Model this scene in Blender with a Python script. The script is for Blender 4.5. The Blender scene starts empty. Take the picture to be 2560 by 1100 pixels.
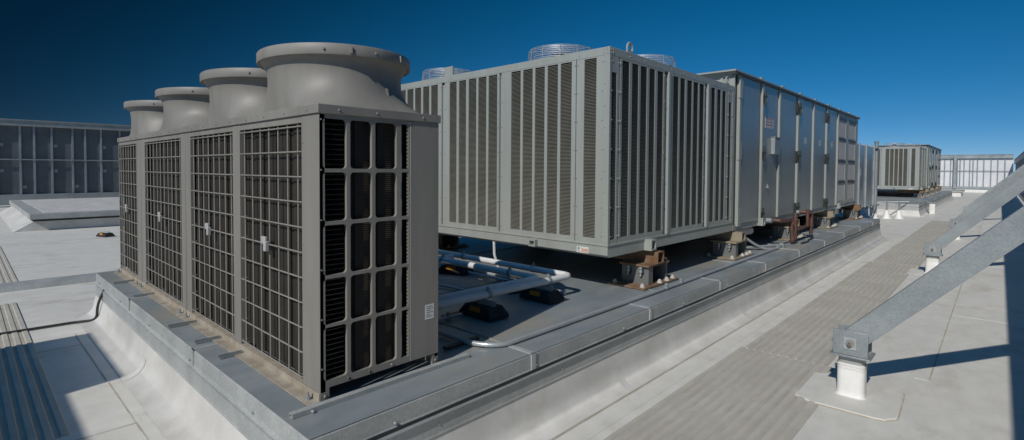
import bpy, bmesh, math, random
from mathutils import Vector, Matrix
random.seed(7)
S = bpy.context.scene
COL = S.collection
rad = math.radians
ROOF = -0.55            # roof membrane level; z = 0 is the top of the metal deck of the near kerb

# ------------------------------------------------------------------ materials
def mat(name, col, rough=.6, metal=0., noise=.0, nscale=6., bump=0., bscale=60., col2=None, spec=.5, stretch=(1,1,1), detail=6., contrast=(.35,.65), extra=None):
    m = bpy.data.materials.new(name); m.use_nodes = True
    nt = m.node_tree; N = nt.nodes; L = nt.links
    b = N['Principled BSDF']
    b.inputs['Roughness'].default_value = rough
    b.inputs['Metallic'].default_value = metal
    b.inputs['Specular IOR Level'].default_value = spec
    c = (*col, 1)
    b.inputs['Base Color'].default_value = c
    geo = N.new('ShaderNodeNewGeometry')
    mp = N.new('ShaderNodeMapping'); mp.inputs['Scale'].default_value = stretch
    L.new(geo.outputs['Position'], mp.inputs['Vector'])
    if noise or col2:
        n = N.new('ShaderNodeTexNoise'); n.inputs['Scale'].default_value = nscale; n.inputs['Detail'].default_value = detail
        n.inputs['Roughness'].default_value = .62
        L.new(mp.outputs[0], n.inputs['Vector'])
        r = N.new('ShaderNodeValToRGB')
        r.color_ramp.elements[0].position = contrast[0]; r.color_ramp.elements[1].position = contrast[1]
        d = col2 if col2 else tuple(v*(1-noise) for v in col)
        r.color_ramp.elements[0].color = (*d, 1); r.color_ramp.elements[1].color = c
        L.new(n.outputs['Fac'], r.inputs['Fac'])
        out = r.outputs['Color']
        if extra:                                   # a second, larger blotch layer: (colour, scale, lo, hi, amount)
            ec, es, lo, hi, am = extra
            n2 = N.new('ShaderNodeTexNoise'); n2.inputs['Scale'].default_value = es; n2.inputs['Detail'].default_value = 8
            n2.inputs['Roughness'].default_value = .65
            L.new(mp.outputs[0], n2.inputs['Vector'])
            mr = N.new('ShaderNodeMapRange'); mr.inputs[1].default_value = lo; mr.inputs[2].default_value = hi
            mr.inputs[3].default_value = 0; mr.inputs[4].default_value = am
            L.new(n2.outputs['Fac'], mr.inputs[0])
            mx = N.new('ShaderNodeMix'); mx.data_type = 'RGBA'
            L.new(mr.outputs[0], mx.inputs['Factor']); L.new(out, mx.inputs[6]); mx.inputs[7].default_value = (*ec, 1)
            out = mx.outputs[2]
        L.new(out, b.inputs['Base Color'])
        rr = N.new('ShaderNodeMapRange'); rr.inputs[3].default_value = max(.05, rough-.1); rr.inputs[4].default_value = min(1, rough+.12)
        L.new(n.outputs['Fac'], rr.inputs[0]); L.new(rr.outputs[0], b.inputs['Roughness'])
    if bump:
        nb = N.new('ShaderNodeTexNoise'); nb.inputs['Scale'].default_value = bscale; nb.inputs['Detail'].default_value = 4
        L.new(geo.outputs['Position'], nb.inputs['Vector'])
        bp = N.new('ShaderNodeBump'); bp.inputs['Strength'].default_value = bump; bp.inputs['Distance'].default_value = .01
        L.new(nb.outputs['Fac'], bp.inputs['Height']); L.new(bp.outputs[0], b.inputs['Normal'])
    return m

def galv(name, col, dark, rough=.42, metal=.65, scale=38.):
    """galvanised sheet: voronoi spangle over cloudy blotches"""
    m = mat(name, col, rough, metal, noise=.25, nscale=2.2, col2=dark, bump=.06, bscale=9, extra=(tuple(v*1.25 for v in col), .9, .52, .75, .55))
    nt = m.node_tree; N = nt.nodes; L = nt.links; b = N['Principled BSDF']
    src = b.inputs['Base Color'].links[0].from_socket
    geo = [n for n in N if n.type == 'NEW_GEOMETRY'][0]
    v = N.new('ShaderNodeTexVoronoi'); v.inputs['Scale'].default_value = scale
    L.new(geo.outputs['Position'], v.inputs['Vector'])
    s = N.new('ShaderNodeSeparateColor'); L.new(v.outputs['Color'], s.inputs[0])
    mr = N.new('ShaderNodeMapRange'); mr.inputs[3].default_value = .90; mr.inputs[4].default_value = 1.09
    L.new(s.outputs[0], mr.inputs[0])
    mx = N.new('ShaderNodeMix'); mx.data_type = 'RGBA'; mx.blend_type = 'MULTIPLY'; mx.inputs['Factor'].default_value = 1
    L.new(src, mx.inputs[6]); L.new(mr.outputs[0], mx.inputs[7])
    L.new(mx.outputs[2], b.inputs['Base Color'])
    return m

M = {}
M['roof'] = mat('roof_membrane', (.68,.66,.605), .6, nscale=5, col2=(.60,.58,.525), stretch=(.8,1.2,1), detail=12, bump=.35, bscale=6, contrast=(.3,.62), extra=((.40,.35,.26), 1.6, .54, .74, .55))
M['kerb_membrane'] = mat('kerb_membrane', (.66,.645,.605), .5, nscale=1.9, col2=(.52,.50,.46), detail=12, bump=.3, bscale=6, extra=((.38,.33,.25), 1.5, .56, .8, .6))
M['white_membrane'] = mat('white_membrane', (.78,.77,.74), .5, nscale=5, col2=(.68,.665,.63), bump=.15, bscale=12)
M['seam'] = mat('seam_dirt', (.42,.37,.28), .8, nscale=5, col2=(.55,.52,.46), contrast=(.35,.55))
M['pad_groove'] = mat('dirty_pad_groove', (.465,.44,.375), .8, nscale=3.5, col2=(.385,.36,.30), detail=10)
M['pad'] = mat('walkway_pad', (.51,.485,.42), .75, nscale=2.5, col2=(.43,.405,.345), bump=.15, bscale=60, detail=10, extra=((.36,.335,.275), 1.3, .56, .8, .5))
M['galv'] = galv('galvanised_steel', (.345,.375,.38), (.265,.295,.305), rough=.5, metal=.4, scale=95.)
M['galv_dull'] = galv('weathered_galvanised_steel', (.44,.45,.43), (.33,.345,.335), rough=.6, metal=.2, scale=90.)
M['deck'] = mat('deck_sheet_metal', (.345,.38,.39), .42, .25, nscale=2.0, col2=(.245,.28,.295), detail=12, bump=.10, bscale=4, stretch=(.6,1.3,1), extra=((.41,.36,.28), .8, .50, .66, .75))
M['joint'] = mat('joint_cover_metal', (.46,.475,.465), .5, .2, nscale=4, col2=(.35,.365,.365))
M['unit'] = mat('grey_green_enamel', (.35,.365,.335), .45, nscale=2.0, col2=(.305,.318,.285), bump=.03, bscale=7, contrast=(.3,.68), stretch=(2.6,2.6,.3), detail=9, extra=((.27,.265,.225), .7, .56, .8, .5))
M['slat'] = mat('louvre_slat', (.19,.185,.155), .5, nscale=3, col2=(.15,.145,.12))
M['void'] = mat('dark_inside', (.012,.011,.010), .8)
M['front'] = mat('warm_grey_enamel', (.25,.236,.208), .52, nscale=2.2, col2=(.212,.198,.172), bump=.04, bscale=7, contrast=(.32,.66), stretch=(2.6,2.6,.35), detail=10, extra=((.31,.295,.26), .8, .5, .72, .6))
M['wire'] = mat('coated_wire', (.29,.275,.24), .5, nscale=8, col2=(.23,.22,.19))
M['coil'] = mat('condenser_coil', (.046,.040,.033), .6, 0, nscale=3, col2=(.028,.024,.020), stretch=(1,14,1.2), spec=.2, detail=9)
M['inner_coil'] = mat('brown_coil_face', (.10,.085,.065), .6, 0, nscale=4, col2=(.05,.042,.034), detail=8)
M['fin'] = mat('coil_fin', (.13,.125,.12), .35, .6, nscale=9, col2=(.06,.058,.055))
M['beam_dirt'] = mat('dusty_base_rail', (.40,.36,.29), .7, nscale=9, col2=(.28,.23,.17), detail=9)
M['door'] = mat('brushed_steel_door', (.40,.425,.42), .36, .65, nscale=1.4, col2=(.345,.37,.37), stretch=(2.,2.,.3), contrast=(.3,.7), detail=9)
M['filter'] = mat('filter_media', (.54,.52,.50), .9, nscale=7, col2=(.45,.43,.41), bump=.2, bscale=90)
M['darkgrey'] = mat('dark_grey_metal', (.07,.073,.075), .45, .4, nscale=9, col2=(.045,.047,.05))
M['rubber'] = mat('black_rubber', (.014,.014,.014), .75, nscale=12, col2=(.022,.021,.02), bump=.4, bscale=70)
M['yellow'] = mat('yellow_reflector', (.55,.22,.01), .5, nscale=12, col2=(.42,.15,.01))
M['pipe'] = mat('white_pipe_jacket', (.72,.715,.70), .45, nscale=6, col2=(.62,.615,.59), bump=.1, bscale=20)
M['conduit'] = mat('steel_conduit', (.56,.58,.58), .32, .45, nscale=5, col2=(.46,.48,.48))
M['rust'] = mat('rusty_steel', (.25,.175,.11), .8, .1, nscale=7, col2=(.165,.085,.042), detail=10, bump=.4, bscale=45, contrast=(.38,.62))
M['primer'] = mat('tan_primer', (.30,.26,.185), .7, .1, nscale=8, col2=(.22,.13,.07), detail=9, bump=.2, bscale=50, contrast=(.28,.5))
M['iso'] = mat('grey_isolator_steel', (.21,.215,.21), .5, .4, nscale=6, col2=(.22,.13,.07), detail=9, contrast=(.26,.42))
M['sealant'] = mat('white_sealant', (.50,.48,.44), .7, nscale=14, col2=(.36,.34,.30))
M['brown_pipe'] = mat('brown_copper_pipe', (.17,.085,.065), .5, .35, nscale=9, col2=(.11,.06,.05))
M['sheet'] = mat('white_screen_sheet', (.70,.70,.71), .55, nscale=2, col2=(.64,.64,.65))
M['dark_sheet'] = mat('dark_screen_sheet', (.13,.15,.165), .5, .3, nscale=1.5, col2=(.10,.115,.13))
M['stud'] = galv('screen_stud_steel', (.36,.40,.44), (.26,.30,.34), rough=.45, metal=.5, scale=60.)
M['black'] = mat('black_cable', (.02,.02,.021), .55, nscale=12, col2=(.03,.03,.03))
M['paper'] = mat('white_label', (.70,.69,.67), .5, nscale=20, col2=(.62,.61,.58))
M['grey_plastic'] = mat('pale_grey_plastic', (.45,.44,.42), .5, nscale=9, col2=(.38,.37,.35))
M['ink'] = mat('grey_ink', (.20,.20,.20), .6)
M['red'] = mat('red_ink', (.45,.05,.03), .6)
M['orange'] = mat('orange_ink', (.60,.17,.03), .6)
M['green'] = mat('green_sticker', (.03,.30,.22), .5)
M['guard'] = mat('chromed_guard_wire', (.50,.51,.51), .5, .25)
M['latch'] = mat('dark_latch', (.035,.04,.035), .45, .3)
M['duct'] = mat('bright_duct_sheet', (.40,.44,.47), .28, .85, nscale=1.5, col2=(.30,.34,.38), stretch=(2,2,.4), bump=.12, bscale=1.3)
M['ground'] = mat('distant_ground', (.16,.15,.12), .9, nscale=.05, col2=(.10,.11,.08))
M['shade_steel'] = M['stud']

# ------------------------------------------------------------------ mesh builder
class MB:
    def __init__(s): s.v = []; s.f = []
    def add(s, vs, fs):
        o = len(s.v); s.v += [tuple(v) for v in vs]; s.f += [tuple(i+o for i in f) for f in fs]; return s
    def box(s, x0, x1, y0, y1, z0, z1):
        return s.add([(x0,y0,z0),(x1,y0,z0),(x1,y1,z0),(x0,y1,z0),(x0,y0,z1),(x1,y0,z1),(x1,y1,z1),(x0,y1,z1)],
                     [(0,3,2,1),(4,5,6,7),(0,1,5,4),(1,2,6,5),(2,3,7,6),(3,0,4,7)])
    def prism(s, poly, ax, a0, a1):
        """poly: list of 2-D points; ax: extrusion axis 0/1/2; the 2-D coords are the other two axes in order"""
        n = len(poly)
        def P(p, a):
            q = list(p); q.insert(ax, a); return q
        vs = [P(p, a0) for p in poly] + [P(p, a1) for p in poly]
        fs = [tuple(range(n)), tuple(range(2*n-1, n-1, -1))] + [(i, i+n, (i+1) % n+n, (i+1) % n) for i in range(n)]
        return s.add(vs, fs)
    def tube(s, pts, r, n=10, caps=True, closed=False):
        pts = [Vector(p) for p in pts]; m = len(pts); rings = []
        prev = None
        for i, p in enumerate(pts):
            a = pts[(i-1) % m] if (closed or i > 0) else p
            b = pts[(i+1) % m] if (closed or i < m-1) else p
            t = (b-a).normalized()
            if prev is None:
                u = t.orthogonal().normalized()
            else:
                u = (prev - t*prev.dot(t)).normalized()
            prev = u; w = t.cross(u)
            rr = r[i] if isinstance(r, (list, tuple)) else r
            rings.append([p + (u*math.cos(2*math.pi*k/n) + w*math.sin(2*math.pi*k/n))*rr for k in range(n)])
        vs = [v for R in rings for v in R]; fs = []
        for i in range(m if closed else m-1):
            j = (i+1) % m
            for k in range(n):
                fs.append((i*n+k, i*n+(k+1) % n, j*n+(k+1) % n, j*n+k))
        if caps and not closed:
            fs.append(tuple(range(n-1, -1, -1))); fs.append(tuple((m-1)*n+k for k in range(n)))
        return s.add(vs, fs)
    def lathe(s, c, prof, n=24, caps=True):
        vs = []; m = len(prof)
        for r, z in prof:
            for k in range(n):
                a = 2*math.pi*k/n; vs.append((c[0]+r*math.cos(a), c[1]+r*math.sin(a), c[2]+z))
        fs = [(i*n+k, i*n+(k+1) % n, (i+1)*n+(k+1) % n, (i+1)*n+k) for i in range(m-1) for k in range(n)]
        if caps: fs += [tuple(range(n-1, -1, -1)), tuple((m-1)*n+k for k in range(n))]
        return s.add(vs, fs)
    def bolt(s, p, ax, r=.008, h=.008, n=6):
        """a small screw head standing on a face; ax = signed axis vector"""
        ax = Vector(ax).normalized(); u = ax.orthogonal().normalized(); w = ax.cross(u); p = Vector(p)
        vs = [p - ax*.002 + (u*math.cos(2*math.pi*k/n)+w*math.sin(2*math.pi*k/n))*r for k in range(n)]
        vs += [p + ax*h + (u*math.cos(2*math.pi*k/n)+w*math.sin(2*math.pi*k/n))*r*.75 for k in range(n)]
        return s.add(vs, [(k, (k+1) % n, n+(k+1) % n, n+k) for k in range(n)] + [tuple(range(n, 2*n))])
    def sweep(s, prof, axis, a0, a1):
        """open sheet: a polyline of 2-D points pushed along an axis"""
        n = len(prof)
        def P(p, a):
            q = list(p); q.insert(axis, a); return q
        return s.add([P(p, a0) for p in prof]+[P(p, a1) for p in prof], [(i, i+1, n+i+1, n+i) for i in range(n-1)])
    def build(s, name, material, parent=None, bevel=0, sharp=32):
        me = bpy.data.meshes.new(name)
        org = Vector(parent.get('_o', (0,0,0))) if parent else Vector((0,0,0))
        me.from_pydata([Vector(v)-org for v in s.v], [], s.f)
        me.validate(); 
        bm = bmesh.new(); bm.from_mesh(me); bmesh.ops.recalc_face_normals(bm, faces=bm.faces); bm.to_mesh(me); bm.free()
        for p in me.polygons: p.use_smooth = True
        me.set_sharp_from_angle(angle=rad(sharp))
        me.materials.append(material)
        o = bpy.data.objects.new(name, me); COL.objects.link(o)
        if parent: o.parent = parent; o['_o'] = tuple(org)
        if bevel:
            md = o.modifiers.new('bevel', 'BEVEL'); md.width = bevel; md.segments = 2; md.limit_method = 'ANGLE'; md.angle_limit = rad(40)
        return o

def build_split(mb, name, material, parent, bevel=0, sharp=32):
    """every connected piece of the builder becomes a part of its own"""
    par = list(range(len(mb.v)))
    def find(i):
        while par[i] != i: par[i] = par[par[i]]; i = par[i]
        return i
    for f in mb.f:
        for i in f[1:]: par[find(i)] = find(f[0])
    groups = {}
    for f in mb.f: groups.setdefault(find(f[0]), []).append(f)
    out = []
    for fs in groups.values():
        ids = sorted({i for f in fs for i in f}); ix = {i: k for k, i in enumerate(ids)}
        q = MB(); q.v = [mb.v[i] for i in ids]; q.f = [tuple(ix[i] for i in f) for f in fs]
        out.append(q.build(name, material, parent, bevel, sharp))
    return out
def thing(name, label, cat, loc, group=None):
    o = bpy.data.objects.new(name, None); o.empty_display_size = .1
    COL.objects.link(o); o.location = loc; o['_o'] = tuple(loc)
    o['label'] = label; o['category'] = cat
    if group: o['group'] = group
    return o
def tag(o, label, cat, group=None):
    o['label'] = label; o['category'] = cat
    if group: o['group'] = group
    return o
def structure(o): o['kind'] = 'structure'; return o
def copy_tree(o, parent=None):
    c = o.copy(); COL.objects.link(c)
    if parent: c.parent = parent
    for ch in list(o.children): copy_tree(ch, c)
    return c
def place_copy(o, delta, label, group=None):
    c = copy_tree(o); c.location = o.location + Vector(delta); c['label'] = label
    if group: c['group'] = group
    return c
def arc(c, r, a0, a1, u, w, n=7):
    c = Vector(c); u = Vector(u); w = Vector(w)
    return [c + (u*math.cos(a0+(a1-a0)*i/n) + w*math.sin(a0+(a1-a0)*i/n))*r for i in range(n+1)]
def bend(pts, r, n=6):
    """round the corners of a polyline"""
    pts = [Vector(p) for p in pts]; out = [pts[0]]
    for a, b, c in zip(pts, pts[1:], pts[2:]):
        d1 = (a-b).normalized(); d2 = (c-b).normalized(); t = r
        p, q = b+d1*t, b+d2*t
        for i in range(n+1):
            f = i/n; out.append((p*(1-f)+b*f)*(1-f) + (b*(1-f)+q*f)*f)
    return out+[pts[-1]]

# ------------------------------------------------------------------ setting
g = MB(); g.add([(-700,-700,-9),(900,-700,-9),(900,700,-9),(-700,700,-9)], [(0,1,2,3)])
structure(g.build('ground', M['ground']))
rf = MB(); rf.box(-14, 68, -2.6, 36, ROOF-.6, ROOF)
structure(rf.build('roof', M['roof']))

# dirt lines along the welded membrane seams (thin raised laps)
sm = MB()
def seam_x(y, x0, x1, w=.012): sm.box(x0, x1, y-w/2, y+w/2, ROOF, ROOF+.004)
def seam_y(x, y0, y1, w=.010): sm.box(x-w/2, x+w/2, y0, y1, ROOF, ROOF+.0035)
seam_x(2.24, -2, 17.6); seam_x(.42, 6.0, 40); seam_x(-.62, -2, 50)
for x, a, b in ((4.35,.45,-.6),(9.8,.42,-.6),(3.1,-.6,-.9),(15.2,.42,-.7)): seam_y(x, min(a,b), max(a,b))
for x, a, b in ((7.7,2.05,2.23),(11.2,2.05,2.23),(1.75,2.05,2.23)): seam_y(x, a, b)
seam_x(4.62,-3,.86); seam_y(.86,2.2,7.6); seam_x(13.6,-3,1.0); seam_x(17.4,-3,20); seam_x(7.1,-3,.86); seam_y(24.3,-.5,3); seam_y(31.5,-.6,2.0)
structure(sm.build('roof_seam', M['seam']))
lp = MB()
for x0_, x1_, y0_, y1_ in ((6.0,30,.43,.53),(9.0,9.1,-.9,.42),(4.3,4.36,-.7,.41),(14.2,14.3,-.9,.42),(20,20.1,-.9,.42),(1.0,1.06,3,7.7),(-3,.9,4.63,4.73),(-3,1.0,13.61,13.71),(-3,24,17.41,17.51),(0,18,2.06,2.12),(24.3,24.4,-.8,3.2),(-3,50,-.61,-.53)):
    lp.box(x0_, x1_, y0_, y1_, ROOF, ROOF+.0032)
structure(lp.build('roof_lap', M['roof']))

# ribbed walkway pads
def pad(x0, x1, y0, y1, along, label, group):
    mb = MB(); pitch = .082; h = .008; prof = []
    a0, a1 = (y0, y1) if along == 'x' else (x0, x1)
    z = ROOF+.005; n = max(2, round((a1-a0)/pitch)); p = (a1-a0)/n
    prof.append((a0, ROOF))
    for i in range(n):
        a = a0+i*p
        prof += [(a+p*.02, z), (a+p*.40, z), (a+p*.48, z+h), (a+p*.94, z+h)]
    prof.append((a1, ROOF))
    if along == 'x':
        mb.prism(prof, 0, x0, x1)
    else:
        mb.prism(prof, 1, y0, y1)
    o = mb.build('walkway_pad', M['pad'], sharp=25)
    o.data.materials.append(M['pad_groove'])
    for f in o.data.polygons:                      # dirt lies in the grooves
        if f.normal.z > .9 and f.center.z < z+.002: f.material_index = 1
    return tag(o, label, 'walkway pad', group)
G = 'ribbed walkway pads on the roof'
pad(1.9,5.722,1.02,1.98,'x','wide ribbed grey walkway pad in the foreground, ending under the nearest white post',G)
pad(5.729,9.474,1.17,1.95,'x','ribbed grey walkway pad just beyond the nearest brace foot',G)
pad(9.481,13.117,1.17,1.95,'x','ribbed grey walkway pad beside the foot of the second brace',G)
pad(13.124,16.927,1.12,1.92,'x','ribbed grey walkway pad beside the far corner of the near kerb',G)
pad(16.934,26.0,.95,1.9,'x','long ribbed walkway pad between the near kerb and the far kerb',G)
pad(-.55,.52,3.25,4.45,'y','short ribbed walkway pad at the lower left corner of the roof',G)
pad(-.75,.50,4.75,9.9,'y','long ribbed walkway pad running away along the left edge, half in shadow',G)
pad(-.75,.62,11.6,17.2,'y','ribbed walkway pad on the left beyond the low metal joint cover',G)

# ------------------------------------------------------------------ equipment kerb
def kerb(x0, x1, y0, y1, label, seams_at, detail=True):
    t = thing('equipment_kerb', label, 'equipment kerb', ((x0+x1)/2, (y0+y1)/2, ROOF), 'roof kerbs that carry machines')
    def ring(prof):
        """profile (outward offset, z) swept round the rectangle"""
        vs = []; fs = []; m = len(prof)
        for d, z in prof:
            vs += [(x0-d,y0-d,z),(x1+d,y0-d,z),(x1+d,y1+d,z),(x0-d,y1+d,z)]
        for i in range(m-1):
            for k in range(4):
                fs.append((i*4+k, i*4+(k+1) % 4, (i+1)*4+(k+1) % 4, (i+1)*4+k))
        return MB().add(vs, fs)
    cove = [(.20,ROOF+.004)] + [(.20-.17*math.sin(a), ROOF+.004+.15*(1-math.cos(a))) for a in [i*math.pi/14 for i in range(1,8)]] + [(-.004,-.235),(-.03,-.235)]
    ring(cove).build('membrane_base', M['kerb_membrane'], t, sharp=50)
    if detail:
        lap = [(d+.003, z+.002) for d, z in cove[:-2]]
        for lx in (3.9, 6.9, 9.6, 12.7, 15.6):
            q = MB(); q.sweep([(y0-d, z) for d, z in lap], 0, lx, lx+.09); q.build('membrane_lap', M['kerb_membrane'], t, sharp=50)
        for ly in (5.6,):
            q = MB(); q.add([(x0-d, ly, z) for d, z in lap]+[(x0-d, ly+.09, z) for d, z in lap], [(i, i+1, len(lap)+i+1, len(lap)+i) for i in range(len(lap)-1)]); q.build('membrane_lap', M['kerb_membrane'], t, sharp=50)
    ring([(-.016,-.13),(-.006,-.147),(.006,-.150),(.006,-.252),(.011,-.262),(.011,-.268),(-.002,-.268)]).build('counter_flashing', M['galv_dull'], t, sharp=25)
    ring([(-.016,-.135),(-.016,-.106),(.008,-.110),(.002,-.098),(0,-.004),(-.006,.001),(-.32,.004),(-.33,.008),(-.34,.004)]).build('fascia', M['galv_dull'], t, sharp=25)
    mb = MB()
    mb.add([(x0+.335,y0+.335,.003),(x1-.335,y0+.335,.003),(x1-.335,y1-.335,.003),(x0+.335,y1-.335,.003)], [(0,1,2,3)])
    # raised lap joints of the deck sheets
    x = x0+1.7
    while x < x1-.5:
        mb.box(x, x+.012, y0+.34, y1-.34, .002, .011); x += 2.44
    mb.box(x0+.34, x1-.34, y0+1.9, y0+1.912, .002, .0105); mb.box(x0+.34, x1-.34, y0+3.6, y0+3.612, .002, .0105)
    mb.build('deck', M['deck'], t)
    # flat metal over the rim, same sheet as the deck
    r = MB(); r.add([(x0+.004,y0+.004,.0062),(x1-.004,y0+.004,.0062),(x1-.33,y0+.33,.0085),(x0+.33,y0+.33,.0085),(x0+.004,y1-.004,.0062),(x0+.33,y1-.33,.0085),(x1-.004,y1-.004,.0062),(x1-.33,y1-.33,.0085)],
              [(0,1,2,3),(0,3,5,4),(4,5,7,6),(1,6,7,2)])
    r.build('rim_sheet', M['deck'], t)
    for sx in seams_at:
        c = MB(); c.box(sx-.022, sx+.022, y0-.010, y0+.33, .0065, .0125); c.box(sx-.022, sx+.022, y0-.011, y0-.0005, -.108, .0125)
        c.build('joint_cover', M['joint'], t)
    if detail:
        for sy in (4.3, 6.4):
            c = MB(); c.box(x0-.010, x0+.33, sy-.022, sy+.022, .0065, .0125); c.box(x0-.011, x0-.0005, sy-.022, sy+.022, -.108, .0125)
            c.build('joint_cover', M['joint'], t)
        b = MB(); x = x0+.5
        while x < x1: 
            b.bolt((x, y0-.001, -.085), (0,-1,0), .011, .012); b.bolt((x+.31, y0-.005, -.2), (0,-1,0), .008, .008); x += 1.22
        y = y0+.7
        while y < y1: b.bolt((x0-.001, y, -.085), (-1,0,0), .011, .012); y += 1.22
        build_split(b, 'screw', M['galv'], t)
    return t
kerb(1.155, 17.93, 2.45, 8.3, 'long metal-topped roof kerb under the near machines', [2.84,4.59,6.33,8.02,9.75,11.5,13.25,15.0,16.7])
kerb(27.35, 48.2, 2.42, 8.3, 'distant metal-topped roof kerb under the far machine', [31,35,39,43], False)
# low kerb far beyond the far machine
kt = thing('equipment_kerb', 'low empty white kerb at the foot of the far screen wall', 'equipment kerb', (53.8,4.2,ROOF), 'roof kerbs that carry machines')
MB().box(53.3,56.5,2.15,6.2,ROOF-.01,-.20).build('membrane_base', M['white_membrane'], kt)
MB().box(53.2,56.6,2.05,6.3,-.199,-.09).build('deck', M['galv_dull'], kt)
# kerb far on the left
kl = thing('equipment_kerb', 'wide low kerb far left in front of the tall dark wall', 'equipment kerb', (10,26,ROOF), 'roof kerbs that carry machines')
k = MB(); k.prism([(1.0,ROOF-.01),(1.45,-.27),(28,-.27),(28,ROOF-.01)], 1, 20.6, 29.5); k.build('membrane_base', M['kerb_membrane'], kl)
MB().box(1.40,28,20.5,29.6,-.24,-.20).build('counter_flashing', M['darkgrey'], kl)
MB().box(1.36,28.1,20.44,29.7,-.199,-.05).build('fascia', M['galv_dull'], kl)
MB().box(1.7,27.8,20.8,29.4,-.0495,-.04).build('deck', M['kerb_membrane'], kl)
# expansion joint cover crossing the left roof
ej = MB(); ej.prism([(10.85,ROOF),(10.90,ROOF+.07),(11.2,ROOF+.09),(11.26,ROOF+.07),(11.28,ROOF)], 0, -6, 20)
tag(ej.build('expansion_joint_cover', M['galv_dull']), 'low dull metal strip crossing the roof behind the condensers', 'joint cover')

# ------------------------------------------------------------------ screen walls
def screen_wall(label, axis, plane, inward, a0, a1, zb, zt, zm, studs, posts, trh=.38, brh=.23, sheet='sheet', loc=None, clips=False):
    """axis: the direction the wall runs (0 = x, 1 = y); inward: +1/-1 side the frame is on"""
    t = thing('screen_wall', label, 'screen wall', loc, 'screen walls round the roof')
    def bx(mb, a, b, d0, d1, z0, z1):
        p0, p1 = sorted((plane+inward*d0, plane+inward*d1))
        if axis == 0: mb.box(a, b, p0, p1, z0, z1)
        else: mb.box(p0, p1, a, b, z0, z1)
    m = MB(); bx(m, a0, a1, -.03, 0, zb, zt-.02)
    # shallow vertical corrugation on the sheet
    m.build('sheet', M[sheet], t)
    m = MB(); bx(m, a0, a1, .001, .16, zt-trh, zt); bx(m, a0, a1, .161, .20, zt-.05, zt-.003); bx(m, a0, a1, .161, .20, zt-trh+.003, zt-trh+.05)
    m.build('top_rail', M['galv'], t)
    m = MB(); bx(m, a0, a1, .001, .14, zb, zb+brh); m.build('bottom_rail', M['galv'], t)
    m = MB(); bx(m, a0, a1, .10, .135, zm-.025, zm+.025); m.build('mid_rail', M['galv'], t)
    for i, s in enumerate(studs):
        w = .045
        m = MB(); bx(m, s-w, s+w, .001, .012, zb+brh+.001, zt-trh-.001); bx(m, s-w, s-w+.012, .013, .098, zb+brh+.001, zt-trh-.001)
        bx(m, s-w+.013, s-w+.07, .086, .098, zb+brh+.001, zt-trh-.001)
        if i < 100:
            m.build('stud', M['stud'], t)
    for s in posts:
        m = MB(); bx(m, s-.11, s+.11, .205, .40, zb+.01, zt-.03); m.build('post', M['galv'], t)
    if clips:
        m = MB()
        for i, s in enumerate(studs):
            for z in (zb+.75, zb+1.5, zm+.6):
                if (i*7+int(z*10)) % 3 == 0: bx(m, s+.06, s+.2, .013, .02, z, z+.14)
        if m.v: build_split(m, 'clip', M['galv'], t)
    return t
st = []
y = -.6
base = [3.94,3.49,3.29,2.99,2.79,2.5,2.09,1.86,1.55,1.1,.6,.14,-.34]
ys = base + [4.5+.52*i for i in range(56)]
screen_wall('bright white screen wall with steel studs at the far end of the roof', 1, 66, -1, -.9, 33, -.245, 3.04, 1.49, ys, [3.14,9.2,15.3,21.4,27.5], loc=(66,16,ROOF))
xs = [-3.8+.62*i+(.14 if i % 3 == 0 else 0) for i in range(98)]
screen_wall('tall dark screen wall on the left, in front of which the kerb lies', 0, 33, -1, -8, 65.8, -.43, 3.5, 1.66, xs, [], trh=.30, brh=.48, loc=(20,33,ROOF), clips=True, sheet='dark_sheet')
xs = [1.0+.66*i for i in range(97)]
screen_wall('shaded screen wall held up by the slanted steel braces on the right', 0, -1.11, 1, -3.5, 65.6, -.22, 2.5, 1.15, xs, [], loc=(20,-1.11,ROOF))
for (a, b, c, d, label) in ((65.75,66.25,-.9,33,'long low white kerb under the far screen wall'), (-8,65.7,32.75,33.3,'long low white kerb under the dark left screen wall')):
    m = MB(); m.box(a, b, c, d, ROOF-.01, -.29 if a > 0 else -.52); 
    tag(m.build('wall_kerb', M['white_membrane']), label, 'wall kerb', 'low kerbs under the screen walls')

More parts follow.
